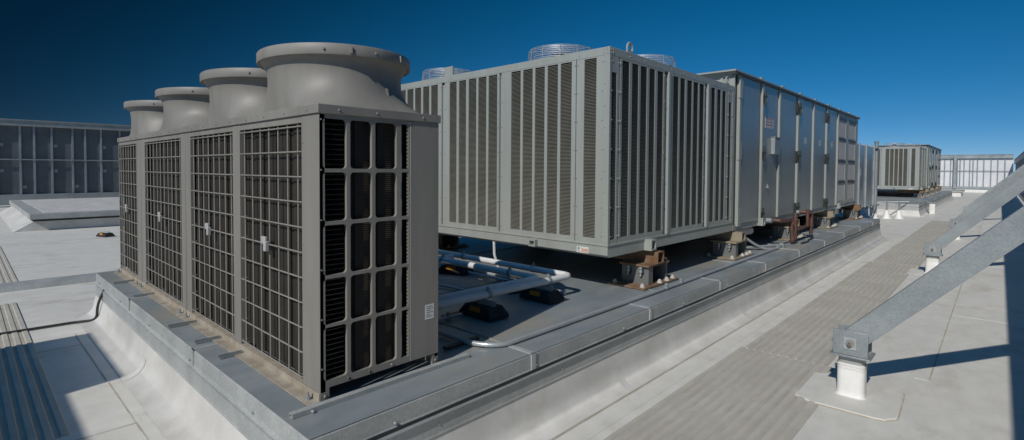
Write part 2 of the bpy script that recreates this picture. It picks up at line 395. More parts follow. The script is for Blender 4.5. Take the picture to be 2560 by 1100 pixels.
# ------------------------------------------------------------------ condensers (front left)
X0, X1 = 1.384, 2.235
ZT = 1.66
def rounded(x0, x1, z0, z1, r, n=4):
    pts = []
    for cx, cz, a in ((x1-r,z1-r,0),(x0+r,z1-r,90),(x0+r,z0+r,180),(x1-r,z0+r,270)):
        for i in range(n+1):
            t = rad(a+90*i/n); pts.append((cx+r*math.cos(t), cz+r*math.sin(t)))
    return pts
def holed_plate(xs, zs, y, th, r):
    """plate in the plane y with one rounded hole per cell; xs, zs: list of (hole0, hole1); returns MB"""
    mb = MB()
    def cuts(hs, lo, hi):
        c = [lo]
        for a, b in zip(hs, hs[1:]): c.append((a[1]+b[0])/2)
        return c+[hi]
    return mb, cuts
def side_panel(t, y):
    xs = [(1.405,1.553),(1.576,1.721),(1.744,1.899),(1.932,1.990)]
    zs = [(.126,.433),(.450,.714),(.735,1.023),(1.045,1.326),(1.348,1.634)]
    cx = [X0]+[(a[1]+b[0])/2 for a, b in zip(xs, xs[1:])]+[2.0]
    cz = [.085]+[(a[1]+b[0])/2 for a, b in zip(zs, zs[1:])]+[ZT]
    mb = MB(); n = 4
    for i, (hx0, hx1) in enumerate(xs):
        for j, (hz0, hz1) in enumerate(zs):
            loop = rounded(hx0, hx1, hz0, hz1, .022 if i < 3 else .006, n)
            out = []
            cor = [(cx[i+1],cz[j+1]),(cx[i],cz[j+1]),(cx[i],cz[j]),(cx[i+1],cz[j])]
            m = len(loop); k = n+1
            for d, th in ((0,0),):
                vs = [(p[0],y,p[1]) for p in loop]+[(c[0],y,c[1]) for c in cor]+[(p[0]+(0),y+.022,p[1]) for p in loop]
                fs = []
                for q in range(4):
                    b0 = q*k
                    for s in range(n): fs.append((b0+s, b0+s+1, m+q))
                    nb = ((q+1) % 4)*k
                    fs.append((b0+n, nb, m+(q+1) % 4, m+q))
                for s in range(m): fs.append((s, m+4+s, m+4+(s+1) % m, (s+1) % m))
                mb.add(vs, fs)
    for k in range(6):
        mb.bolt((1.395, y, .2+k*.285), (0,-1,0), .006, .005)
        mb.bolt((1.70 if k % 2 else 1.56, y, .104), (0,-1,0), .009, .012)
    mb.bolt((1.86, y, .104), (0,-1,0), .009, .012); mb.bolt((1.995, y, 1.645), (0,-1,0), .009, .008)
    # comb of the coil end plate seen through the narrow column
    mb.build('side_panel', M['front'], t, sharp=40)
    c = MB()
    for k in range(62): c.box(1.982, 1.9905, y+.002, y+.010, .14+k*.0243, .14+k*.0243+.012)
    c.build('edge_comb', M['wire'], t)
    e = MB(); e.box(1.945, 1.968, y+.045, y+.05, .12, 1.63)
    e.build('coil_end_plate', M['galv_dull'], t)
    f = MB()
    for k in range(52): f.box(1.40, 1.565, y+.03, y+.10, .115+k*.0292, .115+k*.0292+.003)
    f.build('coil_fin', M['fin'], t)
    w = MB()
    for xa in (1.62, 1.775):
        w.box(xa, xa+.055, y+.028, y+.034, .1, 1.65)
    build_split(w, 'inner_post', M['void'], t)
    q = MB()
    for k in range(120): q.box(1.575, 1.975, y+.060, y+.0603, .11+k*.0128, .11+k*.0128+.007)
    q.build('inner_coil', M['inner_coil'], t)
    # flat service panel
    p = MB(); p.box(2.001, X1, y-.003, y+.03, .085, ZT)
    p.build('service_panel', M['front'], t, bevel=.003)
    lb = MB(); lb.box(2.122, 2.196, y-.0046, y-.0034, .335, .435)
    s = lb.build('label_plate', M['paper'], t)
    ln = MB()
    for k, w_ in enumerate((.05,.056,.04,.058,.03,.052)): ln.box(2.13, 2.13+w_, y-.0056, y-.0047, .42-k*.0135, .424-k*.0135)
    ln.build('print', M['ink'], s)

def superell(c, a, b, z, e, n):
    out = []
    for k in range(n):
        t = 2*math.pi*k/n; ct, st_ = math.cos(t), math.sin(t)
        out.append((c[0]+a*math.copysign(abs(ct)**(2/e), ct), c[1]+b*math.copysign(abs(st_)**(2/e), st_), z))
    return out
def fan_shroud(t, cy, b0):
    c = (1.85, cy); n = 72
    prof = [(.415,b0,1.714,8),(.415,b0*.985,1.724,6),(.417,b0*.95,1.745,4),(.420,max(.515,b0*.89),1.785,2.9),(.426,.505,1.84,2.35),(.432,.492,1.90,2.05),(.436,.488,1.955,2.0),
            (.441,.490,1.995,2.0),(.452,.499,2.025,2.0),(.470,.516,2.048,2.0),(.488,.533,2.060,2.0),(.490,.535,2.064,2.0)]
    inner = [(.480,.524,2.064,2.),(.45,.49,2.052,2.),(.43,.47,2.01,2.),(.42,.46,1.9,2.),(.41,.45,1.73,2.)]
    rings = [superell(c, a, b, z, e, n) for a, b, z, e in prof+inner]
    mb = MB(); vs = [v for r in rings for v in r]
    fs = [(i*n+k, i*n+(k+1) % n, (i+1)*n+(k+1) % n, (i+1)*n+k) for i in range(len(rings)-1) for k in range(n)]
    mb.add(vs, fs)
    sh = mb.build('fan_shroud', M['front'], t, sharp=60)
    # rim band
    rp = [(.489,.534,2.056),(.502,.547,2.052),(.505,.550,2.060),(.505,.550,2.112),(.500,.545,2.121),(.488,.533,2.121),(.481,.525,2.10),(.481,.525,2.066)]
    rings = [superell(c, a, b, z, 2., n) for a, b, z in rp]
    m2 = MB(); m2.add([v for r in rings for v in r], [(i*n+k, i*n+(k+1) % n, ((i+1) % len(rings))*n+(k+1) % n, ((i+1) % len(rings))*n+k) for i in range(len(rings)) for k in range(n)])
    for ang in (232, 268):
        a = rad(ang); p = (c[0]+.505*math.cos(a), c[1]+.550*math.sin(a), 2.083)
        m2.bolt(p, (math.cos(a), math.sin(a), 0), .009, .010)
    m2.build('rim', M['front'], sh, sharp=30)
    tb = MB()
    for ang in (250, 292):
        a0 = rad(ang)
        p = [(c[0]+.498*math.cos(a0+d), c[1]+.543*math.sin(a0+d)) for d in (-.012, .012)]
        tb.tube([(p[0][0],p[0][1],2.084),(p[1][0],p[1][1],2.084)], .030, 4)
    build_split(tb, 'rim_joint', M['front'], sh)
    # moulded rib on the shroud's foot
    rb = MB(); a = rad(283); rb.tube([(c[0]+.10, cy-.485, 1.88),(c[0]+.11, cy-.50, 1.80),(c[0]+.13, cy-.54, 1.735)], .010, 5)
    rb.build('moulded_rib', M['front'], sh)
    fn = MB()
    for k in range(4):
        a = k*math.pi/2+.4
        d = Vector((math.cos(a), math.sin(a), 0)); e = Vector((-d.y, d.x, 0)); cc = Vector((c[0], cy, 1.85))
        fn.add([cc+d*.08-e*.04+Vector((0,0,.03)), cc+d*.38-e*.14+Vector((0,0,.06)), cc+d*.38+e*.14-Vector((0,0,.04)), cc+d*.08+e*.06-Vector((0,0,.03))], [(0,1,2,3)])
    fn.lathe((c[0],cy,1.78), [(.09,0),(.09,.12),(.04,.13)], 16)
    fn.build('fan', M['darkgrey'], t)

def condenser(label, y0, y1, panels, posts, fans, first=False):
    t = thing('condenser', label, 'condenser', ((X0+X1)/2, (y0+y1)/2, 0), 'row of fan-topped condensers')
    # posts on the -X face and on the back
    for a, b in posts:
        m = MB(); m.box(X0, X0+.035, a, b, .062, ZT-.001); m.box(X1-.035, X1, a, b, .062, ZT-.001)
        for z in (.12, .9, 1.5): m.bolt((X0, b-.015, z), (-1,0,0), .007, .006)
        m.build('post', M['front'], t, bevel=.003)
    # top tray
    m = MB()
    m.box(X0-.012, X1+.012, y0-.012, y1, ZT, 1.713)
    y = y0+.12
    while y < y1-.05: m.bolt((X0-.012, y, 1.685), (-1,0,0), .008, .008); y += .31
    for x in (1.5, 1.75, 2.1): m.bolt((x, y0-.012, 1.685), (0,-1,0), .008, .008)
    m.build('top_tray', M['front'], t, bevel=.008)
    m = MB(); m.box(X0+.002, X0+.03, y0+.003, y1-.003, 1.618, ZT-.0005); m.build('head_rail', M['front'], t)
    # base
    m = MB(); m.box(X0-.07, X0+.04, y0+.0, y1, .012, .018); m.box(X0-.006, X0+.03, y0+.002, y1-.002, .018, .0615)
    m.build('base_rail', M['beam_dirt'], t)
    m = MB(); m.box(X1-.04, X1-.005, y0+.05, y1-.05, .02, .06); m.box(X0+.1, X1-.1, y0+.3, y1-.3, .03, .06); build_split(m, 'rear_base_rail', M['front'], t)
    for y in (y0+.08, y1-.1):
        m = MB(); m.lathe((X0-.035,y,.018), [(.016,0),(.016,.014),(.008,.0145),(.008,.042)], 8); m.build('anchor_bolt', M['galv'], t)
    # core
    m = MB(); m.box(X0+.15, X1-.15, y0+.12, y1-.12, .09, ZT-.02); m.build('core', M['void'], t)
    for a, b in panels:
        m = MB()
        # finned coil: narrow vertical strips in two depths so the face is not flat
        y = a
        i = 0
        while y < b-.004:
            w = .052; d = .045 if i % 4 else .056
            m.box(X0+d, X0+.13, y, min(b, y+w-.004), .075, 1.62); y += w; i += 1
        m.build('coil', M['coil'], t)
        m = MB(); xg = X0+.012; nv = max(6, round((b-a)/.135)); 
        for i in range(nv):
            y = a+(b-a)*(i+.5)/nv; m.tube([(xg,y,.075),(xg,y,1.612)], .0048, 6)
        for k in range(11):
            z = 1.598-k*.1505
            pts = bend([(xg+.035,a+.006,z-.0),(xg-.009,a+.012,z),(xg-.009,b-.012,z),(xg+.035,b-.006,z)], .006, 2)
            m.tube(pts, .0048, 6)
        gr = m.build('grille', M['wire'], t)
        cm = MB(); yc = (a+b)/2+.03
        cm.box(xg-.032, xg-.014, yc-.03, yc+.045, .845, .895); cm.box(xg-.036, xg-.010, yc-.045, yc-.005, .80, .865)
        cm.build('grille_clip', M['grey_plastic'], gr, bevel=.004)
    for cy, b0 in fans: fan_shroud(t, cy, b0)
    # right-hand end
    if first:
        side_panel(t, y0)
        for xa, xb in ((X0+.001, X0+.055), (X1-.05, X1-.001)):
            m = MB(); m.box(xa, xb, y0, y0+.03, .009, .0845); m.bolt(((xa+xb)/2, y0, .04), (0,-1,0), .010, .010)
            m.build('foot', M['front'], t)
    else:
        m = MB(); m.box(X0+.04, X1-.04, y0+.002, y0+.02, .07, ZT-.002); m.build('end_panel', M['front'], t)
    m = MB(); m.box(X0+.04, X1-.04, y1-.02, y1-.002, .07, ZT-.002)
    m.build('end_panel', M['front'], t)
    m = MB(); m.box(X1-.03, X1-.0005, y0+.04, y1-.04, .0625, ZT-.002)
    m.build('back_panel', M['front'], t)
    return t
condenser('nearest grey condenser with two fan shrouds and a windowed end panel', 2.79, 5.325, [(3.012,4.005),(4.142,5.18)], [(2.79,3.012),(4.005,4.142),(5.18,5.323)], [(3.47,.60),(4.67,.585)], True)
condenser('middle condenser of the row, with a single fan shroud', 5.335, 7.0, [(5.462,6.825)], [(5.337,5.462),(6.825,6.998)], [(6.10,.66)])
condenser('farthest condenser of the row, beside the dark left wall', 7.012, 8.17, [(7.19,8.155)], [(7.014,7.19),(8.155,8.168)], [(7.56,.53)])

# slotted channels under the condensers
Gc = 'slotted steel channels under the condensers'
for i, (y, xa, lab) in enumerate(((2.735,1.19,'longest slotted steel channel, just in front of the nearest condenser'),(3.95,1.22,'slotted steel channel end under the first grille seam'),
        (4.42,1.20,'slotted steel channel end nearer the first wide post'),(5.02,1.17,'slotted steel channel end beside the first wide post'),(6.45,1.20,'slotted steel channel end under the middle condenser'),(7.35,1.18,'slotted steel channel end under the farthest condenser'))):
    m = MB(); x1 = 2.46 if i == 0 else 2.4
    m.box(xa, x1, y-.0205, y-.0165, .009, .030); m.box(xa, x1, y+.0165, y+.0205, .009, .030); m.box(xa, x1, y-.016, y+.016, .009, .0115)
    if i == 0: m.box(xa, x1, y-.0205, y+.0205, .0302, .034); m.tube([(1.3,y-.04,.017),(1.3,y+.04,.017)], .008, 6)
    tag(m.build('support_channel', M['galv'] if i else M['galv_dull']), lab, 'steel channel', Gc)

# ------------------------------------------------------------------ big rooftop unit
YF = 3.0; UX0 = 4.673; UX1 = 8.17; UX2 = 17.62; UY1 = 7.25
UZB, UZT = .415, 2.645
def louvre_slats(mb, axis, plane, a0, a1, z0, z1, pitch=.0155):
    n = int((z1-z0)/pitch)
    for i in range(n):
        z = z0+(i+.5)*pitch
        o, d, h = .001, .012, .0048
        # a slat sloping down and outwards: triangle section
        tri = [(o, z-h), (o+d, z+h*.9), (o+d, z+h*.3)]
        for (p, q) in ((0,1),(0,2)):
            pts = []
            for (dd, zz) in (tri[p], tri[q]):
                for a in (a0, a1):
                    pts.append((plane+dd, a, zz) if axis == 'y' else (a, plane+dd, zz))
            mb.add([pts[0], pts[1], pts[3], pts[2]], [(0,1,2,3)])
def rooftop_unit(label, group):
    t = thing('rooftop_unit', label, 'rooftop unit', ((UX0+UX2)/2, 5.1, UZB), group)
    P = M['unit']
    # condenser section: core, base pan, top pan
    m = MB(); m.box(UX0+.08, UX1-.02, YF+.08, UY1-.08, .5, 2.60); m.build('core', M['void'], t)
    m = MB()
    m.box(UX0-.004, UX1, YF-.004, UY1+.004, .535, .56)
    m.prism([(UX0+.035,.415),(UX0+.004,.44),(UX0+.004,.5345),(UX1,.5345),(UX1,.415)], 1, YF+.004, UY1-.004)
    m.build('base_rail', P, t, bevel=.004)
    m = MB(); m.box(UX0+.0, UX1, YF, UY1, 2.56, UZT); 
    for k in range(14): m.bolt((UX0, YF+.08+k*.31, 2.60), (-1,0,0), .008, .006)
    for k in range(11): m.bolt((UX0+.08+k*.33, YF, 2.60), (0,-1,0), .008, .006)
    for dz in (2.585, 2.62):
        for d in (.03, .07): m.bolt((UX0, YF+d, dz), (-1,0,0), .008, .006); m.bolt((UX0+d, YF, dz), (0,-1,0), .008, .006)
    m.build('top_pan', P, t, bevel=.006)
    ZB, ZTt = .5605, 2.5595
    def face(axis, groups, end, lead):
        """axis 'y': face at x = UX0 running along y; 'x': face at y = YF running along x. groups = list of (frame0, frame1, [louvres], top, bottom)"""
        pl = UX0 if axis == 'y' else YF
        def bx(mb, a, b, d0, d1, z0, z1):
            if axis == 'y': mb.box(pl+d0, pl+d1, a, b, z0, z1)
            else: mb.box(a, b, pl+d0, pl+d1, z0, z1)
        for f0, f1, lv, zt, zb in groups:
            fm = MB()
            bx(fm, f0, f1, .002, .02, ZB, zb); bx(fm, f0, f1, .002, .02, zt, ZTt)
            edges = [f0]+[v for l in lv for v in l]+[f1]
            for i in range(0, len(edges), 2):
                if edges[i+1]-edges[i] > .001: bx(fm, edges[i], edges[i+1], .002, .02, zb, zt)
            nb = 7
            for k in range(nb):
                z = .64+k*(2.50-.64)/(nb-1)
                for a in (f0+.012, f1-.012):
                    fm.bolt((pl+.002, a, z) if axis == 'y' else (a, pl+.002, z), (-1,0,0) if axis == 'y' else (0,-1,0), .009, .008)
            fr = fm.build('panel_frame', P, t)
            for a, b in lv:
                sl = MB(); louvre_slats(sl, axis, pl+.004, a, b, zb+.004, zt-.002)
                sl.build('louvre', M['slat'], fr)
    # left (-X) face
    g5 = lambda s: [(s, s+.154), (s+.193, s+.347), (s+.385, s+.538), (s+.577, s+.73), (s+.766, s+.922)]
    face('y', [(3.075,3.424,[(3.165,3.322)],2.548,.615),
               (3.434,4.585,[(3.492,3.648),(3.687,3.84),(3.881,4.029),(4.067,4.221),(4.26,4.415)],2.548,.612),
               (4.625,5.70,[(4.66,4.818),(4.859,5.011),(5.049,5.2),(5.251,5.396),(5.445,5.592)],2.548,.612),
               (5.77,6.83,[(5.853,6.007),(6.05,6.197),(6.245,6.393),(6.434,6.587),(6.63,6.78)],2.548,.612),
               (6.87,7.17,[(6.94,7.09)],2.548,.615)], UY1, 0)
    face('x', [(4.708,4.862,[(4.724,4.822)],2.385,.605),
               (4.885,5.905,[(4.93,5.079),(5.135,5.278),(5.324,5.471),(5.526,5.663),(5.724,5.871)],2.54,.617),
               (6.055,7.09,[(6.133,6.286),(6.331,6.47),(6.531,6.68),(6.725,6.872),(6.918,7.061)],2.535,.617),
               (7.235,7.925,[(7.309,7.443),(7.522,7.656),(7.711,7.844)],2.53,.617),
               (7.94,8.10,[(7.958,8.062)],2.385,.605)], UX1, 0)
    # corner posts and mullions, standing slightly proud
    def post(mb, *a): mb.box(*a)
    m = MB(); m.box(UX0-.003, UX0+.034, YF-.003, YF+.074, ZB, ZTt); m.box(UX0+.0, UX0+.03, YF+.0, YF+.03, ZB, ZTt)
    for k in range(9): m.bolt((UX0-.003, YF+.05, .65+k*.23), (-1,0,0), .009, .007)
    m.build('corner_post', P, t, bevel=.003)
    m = MB(); m.box(UX0-.003, UX0+.04, 7.175, UY1, ZB, ZTt); m.box(8.105, UX1+.02, YF-.003, YF+.04, ZB, ZTt); m.build('corner_post', P, t)
    for a, b in ((4.592,4.618),(5.707,5.763)):
        m = MB(); m.box(UX0+.022, UX0+.03, a, b, ZB, 2.53); m.box(UX0-.001, UX0+.02, b-.004, b, ZB, ZTt); m.build('mullion', P, t)
    for a, b in ((5.912,6.05),(7.097,7.23)):
        m = MB(); m.box(a, b, YF+.03, YF+.04, ZB, 2.53); m.box(b-.055, b, YF-.012, YF+.028, ZB, ZTt); m.build('mullion', P, t)
    # lifting eyes
    for x in (5.12, 7.95):
        m = MB(); m.tube([(x+.055*math.cos(a), YF+.03, UZT+.055+.062*math.sin(a)) for a in [i*math.pi/7-.4 for i in range(10)]], .013, 8)
        m.box(x-.06, x+.06, YF+.02, YF+.04, UZT, UZT+.03); m.build('lifting_eye', P, t)
    m = MB(); m.box(UX0+.02, UX0+.04, 5.55, 5.73, UZT, UZT+.13); m.build('lifting_bracket', P, t)
    # forklift pockets / tube ends in the base
    for y in (4.02,):
        m = MB(); m.box(UX0-.05, UX0+.01, y-.05, y+.05, .44, .455); m.box(UX0-.05, UX0+.01, y-.05, y+.05, .505, .52); m.box(UX0-.05, UX0+.01, y-.05, y-.035, .4555, .5045); m.box(UX0-.05, UX0+.01, y+.035, y+.05, .4555, .5045)
        m.build('pocket', P, t)
    for x in (5.52, 9.4, 15.2):
        m = MB(); m.box(x-.06, x+.06, YF-.09, YF+.01, .415, .435); m.box(x-.06, x+.06, YF-.09, YF+.01, .525, .545); m.box(x-.06, x-.042, YF-.09, YF+.01, .4355, .5245); m.box(x+.042, x+.06, YF-.09, YF+.01, .4355, .5245)
        m.build('pocket', P, t)
    # warning sticker on the base rail
    m = MB(); m.box(UX0-.0005, UX0+.003, 3.24, 3.40, .438, .505); s = m.build('warning_label', M['paper'], t)
    m = MB(); m.box(UX0-.0022, UX0-.0008, 3.245, 3.335, .463, .471); m.box(UX0-.0022, UX0-.0008, 3.245, 3.335, .479, .484); m.box(UX0-.0022, UX0-.0008, 3.245, 3.335, .448, .453); m.build('print', M['orange'], s)
    m = MB(); m.add([(UX0-.0022,3.352,.478),(UX0-.0022,3.392,.478),(UX0-.0022,3.372,.502)], [(0,1,2)]); m.tube([(UX0-.002,3.385,.472),(UX0-.002,3.36,.448)], .004, 4); m.build('pictogram', M['ink'], s)
    # fans and guards
    for fx, fy in ((5.30,4.13),(6.50,3.62),(5.30,6.35),(6.9,6.2)):
        R = .415; zc = UZT+.001
        m = MB(); m.lathe((fx,fy,zc), [(R+.02,0),(R+.02,.06),(R-.005,.06),(R-.02,.0)], 40, caps=False)
        f = m.build('fan_ring', M['galv'], t)
        m = MB()
        for k in range(6):
            zz = zc+.075+k*.024; rr = R+.012-.002*k
            m.tube([(fx+rr*math.cos(a), fy+rr*math.sin(a), zz) for a in [2*math.pi*i/40 for i in range(40)]], .0026, 4, closed=True)
        for k in range(9):
            rr = R-.01-k*.045
            m.tube([(fx+rr*math.cos(a), fy+rr*math.sin(a), zc+.214) for a in [2*math.pi*i/36 for i in range(36)]], .0024, 4, closed=True)
        for k in range(12):
            a = 2*math.pi*k/12+.1; ca, sa = math.cos(a), math.sin(a)
            m.tube([(fx+(R+.014)*ca, fy+(R+.014)*sa, zc+.055),(fx+(R-.004)*ca, fy+(R-.004)*sa, zc+.207),(fx+(R-.02)*ca, fy+(R-.02)*sa, zc+.217),(fx+.03*ca, fy+.03*sa, zc+.219)], .0038, 4)
        m.build('fan_guard', M['guard'], f)
        m = MB()
        for k in range(5):
            a = 2*math.pi*k/5; d = Vector((math.cos(a), math.sin(a), 0)); e = Vector((-d.y, d.x, 0)); cc = Vector((fx, fy, zc+.06))
            m.add([cc+d*.06-e*.05+Vector((0,0,.03)), cc+d*.38-e*.12+Vector((0,0,.05)), cc+d*.38+e*.1-Vector((0,0,.03)), cc+d*.06+e*.05-Vector((0,0,.02))], [(0,1,2,3)])
        m.lathe((fx,fy,zc+.02), [(.09,0),(.09,.14),(.05,.16)], 14); m.build('fan', M['darkgrey'], f)
    # ------------- air handler section
    m = MB(); m.box(UX1+.025, UX2, YF+.035, UY1, .415, 2.845); m.build('cabinet', P, t)
    m = MB(); m.box(UX1+.03, UX2+.01, YF+.004, YF+.034, .415, .50); m.build('cabinet_base_rail', M['galv_dull'], t)
    m = MB(); m.box(UX1-.09, UX2+.06, YF-.05, UY1+.05, 2.871, 2.895); m.box(UX1-.05, UX2+.03, YF-.035, UY1+.02, 2.846, 2.8705)
    m.build('roof_cap', M['unit'], t)
    m = MB(); m.box(UX1-.05, UX2+.03, YF-.052, YF-.0355, 2.840, 2.8695); m.build('drip_edge', M['darkgrey'], t)
    m = MB(); x = UX1+1.15
    while x < UX2: m.box(x-.06, x+.06, YF-.045, YF+.3, 2.8955, 2.925); x += 1.17
    build_split(m, 'roof_rib', P, t)
    # ribs on the -X face of the cabinet (seen above the condenser section)
    m = MB()
    for y in (3.2, 3.75, 4.4): m.box(UX1+.005, UX1+.0245, y-.02, y+.02, 2.65, 2.80)
    m.box(UX1+.0, UX1+.0245, YF+.04, UY1, 2.80, 2.845); m.build('end_trim', P, t)
    cuts = [8.40,9.30,10.26,11.455,12.66,13.835,14.97]
    posts = [(8.235,8.395),(9.345,9.455),(10.30,10.405),(11.475,11.61),(12.68,12.80),(13.86,13.98),(15.0,15.14)]
    doors = [(8.40,9.30),(9.46,10.255),(10.41,11.44),(11.615,12.645),(12.805,13.825),(13.985,14.96)]
    for a, b in posts:
        c_ = b-.085
        m = MB(); m.box(c_, b, YF-.036, YF+.034, .502, 2.838)
        for k in range(8): m.bolt(((c_+b)/2, YF-.036, .6+k*.3), (0,-1,0), .008, .007)
        m.build('door_post', P, t, bevel=.004)
        m = MB(); m.box(a, c_-.001, YF+.010, YF+.034, .502, 2.838); m.build('dark_door_gap', M['latch'], t)  # recessed strip coloured dark to give the door gap its shade
    m = MB(); m.box(UX1+.022, 8.23, YF+.006, YF+.034, .502, 2.838); m.build('cabinet_corner', P, t)
    for i, (a, b) in enumerate(doors):
        m = MB(); m.box(a+.004, b-.004, YF-.016, YF+.033, .507, 2.832)
        d = m.build('door', M['door'], t, bevel=.006)
        hx = a-.05 if i in (0,) else (b+.06)
        for z in (.62, 1.66, 2.62):
            if i % 2 == 0:
                h = MB(); xx = a-.10 if i == 0 else a-.075
                h.box(xx, xx+.12, YF-.042, YF-.0165 if i else YF-.0045, z-.14, z+.14) if i == 0 else h.box(b+.005, b+.04, YF-.05, YF-.0045, z-.09, z+.09)
                h.build('hinge', P if i == 0 else M['latch'], d)
            else:
                h = MB(); h.box(a-.075, a-.012, YF-.05, YF-.0045, z-.10, z+.02); h.tube([(a-.04,YF-.06,z-.16),(a-.03,YF-.06,z+.1)], .016, 6); h.box(a-.06, a+.03, YF-.075, YF-.051, z-.015, z+.015)
                h.build('latch', M['latch'], d)
        if i == 1:
            s = MB(); s.box(9.57, 10.03, YF-.0185, YF-.0165, 2.10, 2.28); s = s.build('warning_label', M['paper'], d)
            q = MB()
            for zz in (2.262, 2.205, 2.15): q.box(9.59, 9.99, YF-.0196, YF-.0187, zz, zz+.012)
            q.build('print', M['red'], s)
            q = MB()
            for k in range(8): q.box(9.6, 9.78-(k % 3)*.03, YF-.0196, YF-.0187, 2.112+k*.0042*4.6, 2.117+k*.0042*4.6); q.box(9.82, 9.98, YF-.0196, YF-.0187, 2.112+k*.0193, 2.117+k*.0193)
            q.build('small_print', M['ink'], s)
            q = MB(); q.box(9.905, 10.215, YF-.085, YF-.0165, 1.65, 1.945); q.box(9.895, 10.225, YF-.095, YF-.0165, 1.9455, 1.957)
            q.build('document_box', M['galv'], d, bevel=.004)
            q = MB(); q.lathe((9.72, YF-.03, 1.05), [(.03,0),(.03,.02),(.012,.03),(.012,.07)], 10); q.build('gauge_fitting', M['galv'], d)
        if i in (3,):
            s = MB(); s.box(11.70, 11.86, YF-.0185, YF-.0165, 2.57, 2.78); s = s.build('sticker', M['paper'], d)
            q = MB(); q.add([(11.73,YF-.02,2.60),(11.84,YF-.02,2.66),(11.84,YF-.02,2.70),(11.78,YF-.02,2.74),(11.74,YF-.02,2.69)], [(0,1,2,3,4)]); q.build('print', M['green'], s)
        if i in (3,4,5):
            s = MB(); cx = a+.5; s.box(cx, cx+.14, YF-.0185, YF-.0165, 1.93, 2.05); s = s.build('notice', M['paper'], d)
            q = MB(); q.box(cx+.012, cx+.128, YF-.0196, YF-.0187, 2.02, 2.036); q.build('print', M['red'], s)
            q = MB()
            for k in range(4): q.box(cx+.012, cx+.12, YF-.0196, YF-.0187, 1.945+k*.016, 1.951+k*.016)
            q.build('small_print', M['ink'], s)
        if i == 5:
            s = MB(); s.box(14.12, 14.26, YF-.0185, YF-.0165, .55, .95); s.build('data_plate', M['galv'], d)
    # intake filter bank: two columns of four pads
    m = MB(); fx = [(15.20,16.06),(16.42,17.29)]; zz = [(.60,1.045),(1.13,1.585),(1.67,2.15),(2.235,2.66)]
    m.box(15.141,15.199,YF-.012,YF+.034,.502,2.838); m.box(16.061,16.419,YF-.012,YF+.034,.502,2.838); m.box(17.291,UX2,YF-.012,YF+.034,.502,2.838)
    m.build('filter_frame', P, t)
    for a, b in fx:
        for i, (z0, z1) in enumerate(zz):
            q = MB(); q.box(a, b, YF-.004, YF+.033, z0, z1); q.build('filter_pad', M['filter'], t)
        q = MB()
        for z0, z1 in ((.502,.5985),(1.0465,1.1285),(1.5865,1.6685),(2.1515,2.2335),(2.6615,2.838)):
            q.box(a+.001, b-.001, YF-.008, YF+.033, z0, z1) if z0 < .6 or z0 > 2.6 else q.box(a+.001, b-.001, YF-.002, YF+.033, z0, z1)
        build_split(q, 'filter_bar', M['unit'], t)
        q = MB()
        for z1 in (1.046, 1.586, 2.151, 2.661): q.box(a+.002, b-.002, YF-.022, YF-.0085, z1+.012, z1+.055)
        build_split(q, 'rain_lip', M['darkgrey'], t)
    return t
U = rooftop_unit('large near rooftop unit: louvred end, steel doors, long grey-green body', 'rooftop units')
U2 = place_copy(U, (28.85,0,0), 'far rooftop unit near the end wall, seen small past the duct', 'rooftop units')
# the unseen caster of the left roof shadow is added further down
# ------------------------------------------------------------------ isolator stands
def stand(x, y, label, top, sgn=1):
    t = thing('isolator_stand', label, 'support stand', (x,y,0), 'isolator stands under the rooftop units')
    def B(x0,x1,y0,y1,z0,z1): return (x+x0,x+x1,y0+y,y1+y,z0,z1)
    m = MB(); m.box(*B(-.42,.42,-.21,.27,.011,.027)); m.build('base_plate', M['primer'] if top is M['primer'] else M['rust'], t)
    m = MB()
    m.box(*B(-.22,-.20,-.15,.2,.0275,.235)); m.box(*B(.20,.22,-.15,.2,.0275,.235)); m.box(*B(-.1995,.1995,.18,.2,.0275,.235))
    m.box(*B(-.199,-.12,-.15,-.135,.0275,.235))
    m.build('housing', M['iso'], t)
    m = MB(); m.box(*B(-.26,.25,-.17,.22,.2355,.258)); m.build('top_plate', top, t, bevel=.003)
    m = MB(); m.box(*B(.205,.245,-.14,-.09,.258,.29)); m.box(*B(.223,.243,-.149,-.05,.0275,.2354)); m.build('side_lug', top, t)
    m = MB()
    m.box(*B(-.075,.075,-.19,.9,.2585,.270)); m.box(*B(-.075,.075,-.19,.9,.384,.396)); m.box(*B(-.075,-.064,-.19,.9,.2705,.3835)); m.box(*B(.064,.075,-.19,.9,.2705,.3835))
    m.build('beam', top, t)
    m = MB(); m.box(*B(-.07,.08,-.02,.12,.3965,.4145)); m.box(*B(-.07,.08,.03,.045,.415,.46)); m.build('clip_plate', M['primer'], t)
    m = MB(); m.tube([(x+.07*math.cos(a*.9), y+.02+.07*math.sin(a*.9), .035+.0021*a*1.5) for a in range(62)], .011, 6); m.build('spring', M['brown_pipe'], t)
    for dy in (-.06, .1):
        m = MB(); m.tube([(x-.245,y+dy,.12),(x-.245,y+dy,.233)], .012, 8); m.lathe((x-.245,y+dy,.165), [(.024,0),(.024,.03)], 6); m.lathe((x-.245,y+dy,.205), [(.026,0),(.026,.022)], 6)
        m.build('bolt', M['galv'], t)
        m = MB(); m.prism([(y+dy-.032,.2),(y+dy+.032,.2),(y+dy+.032,.15),(y+dy,.10),(y+dy-.032,.15)], 0, x-.2285, x-.2205); m.build('bolt_slot', M['latch'], t)
    for dx, dy in ((-.36,.21),(-.36,-.15),(.0,-.175),(.18,-.175),(.36,-.16),(.36,.2)):
        m = MB(); m.lathe((x+dx,y+dy,.026), [(.034,0),(.028,.015),(.016,.038),(.007,.045)], 10); m.build('sealant_cone', M['sealant'], t)
    return t
Gs = 'isolator stands under the rooftop units'
s1 = stand(5.62, 3.06, 'rustiest isolator stand, under the near corner of the big unit', M['rust'])
s2 = stand(8.32, 3.06, 'second isolator stand, rusty tan, under the first hinged steel door', M['primer'])
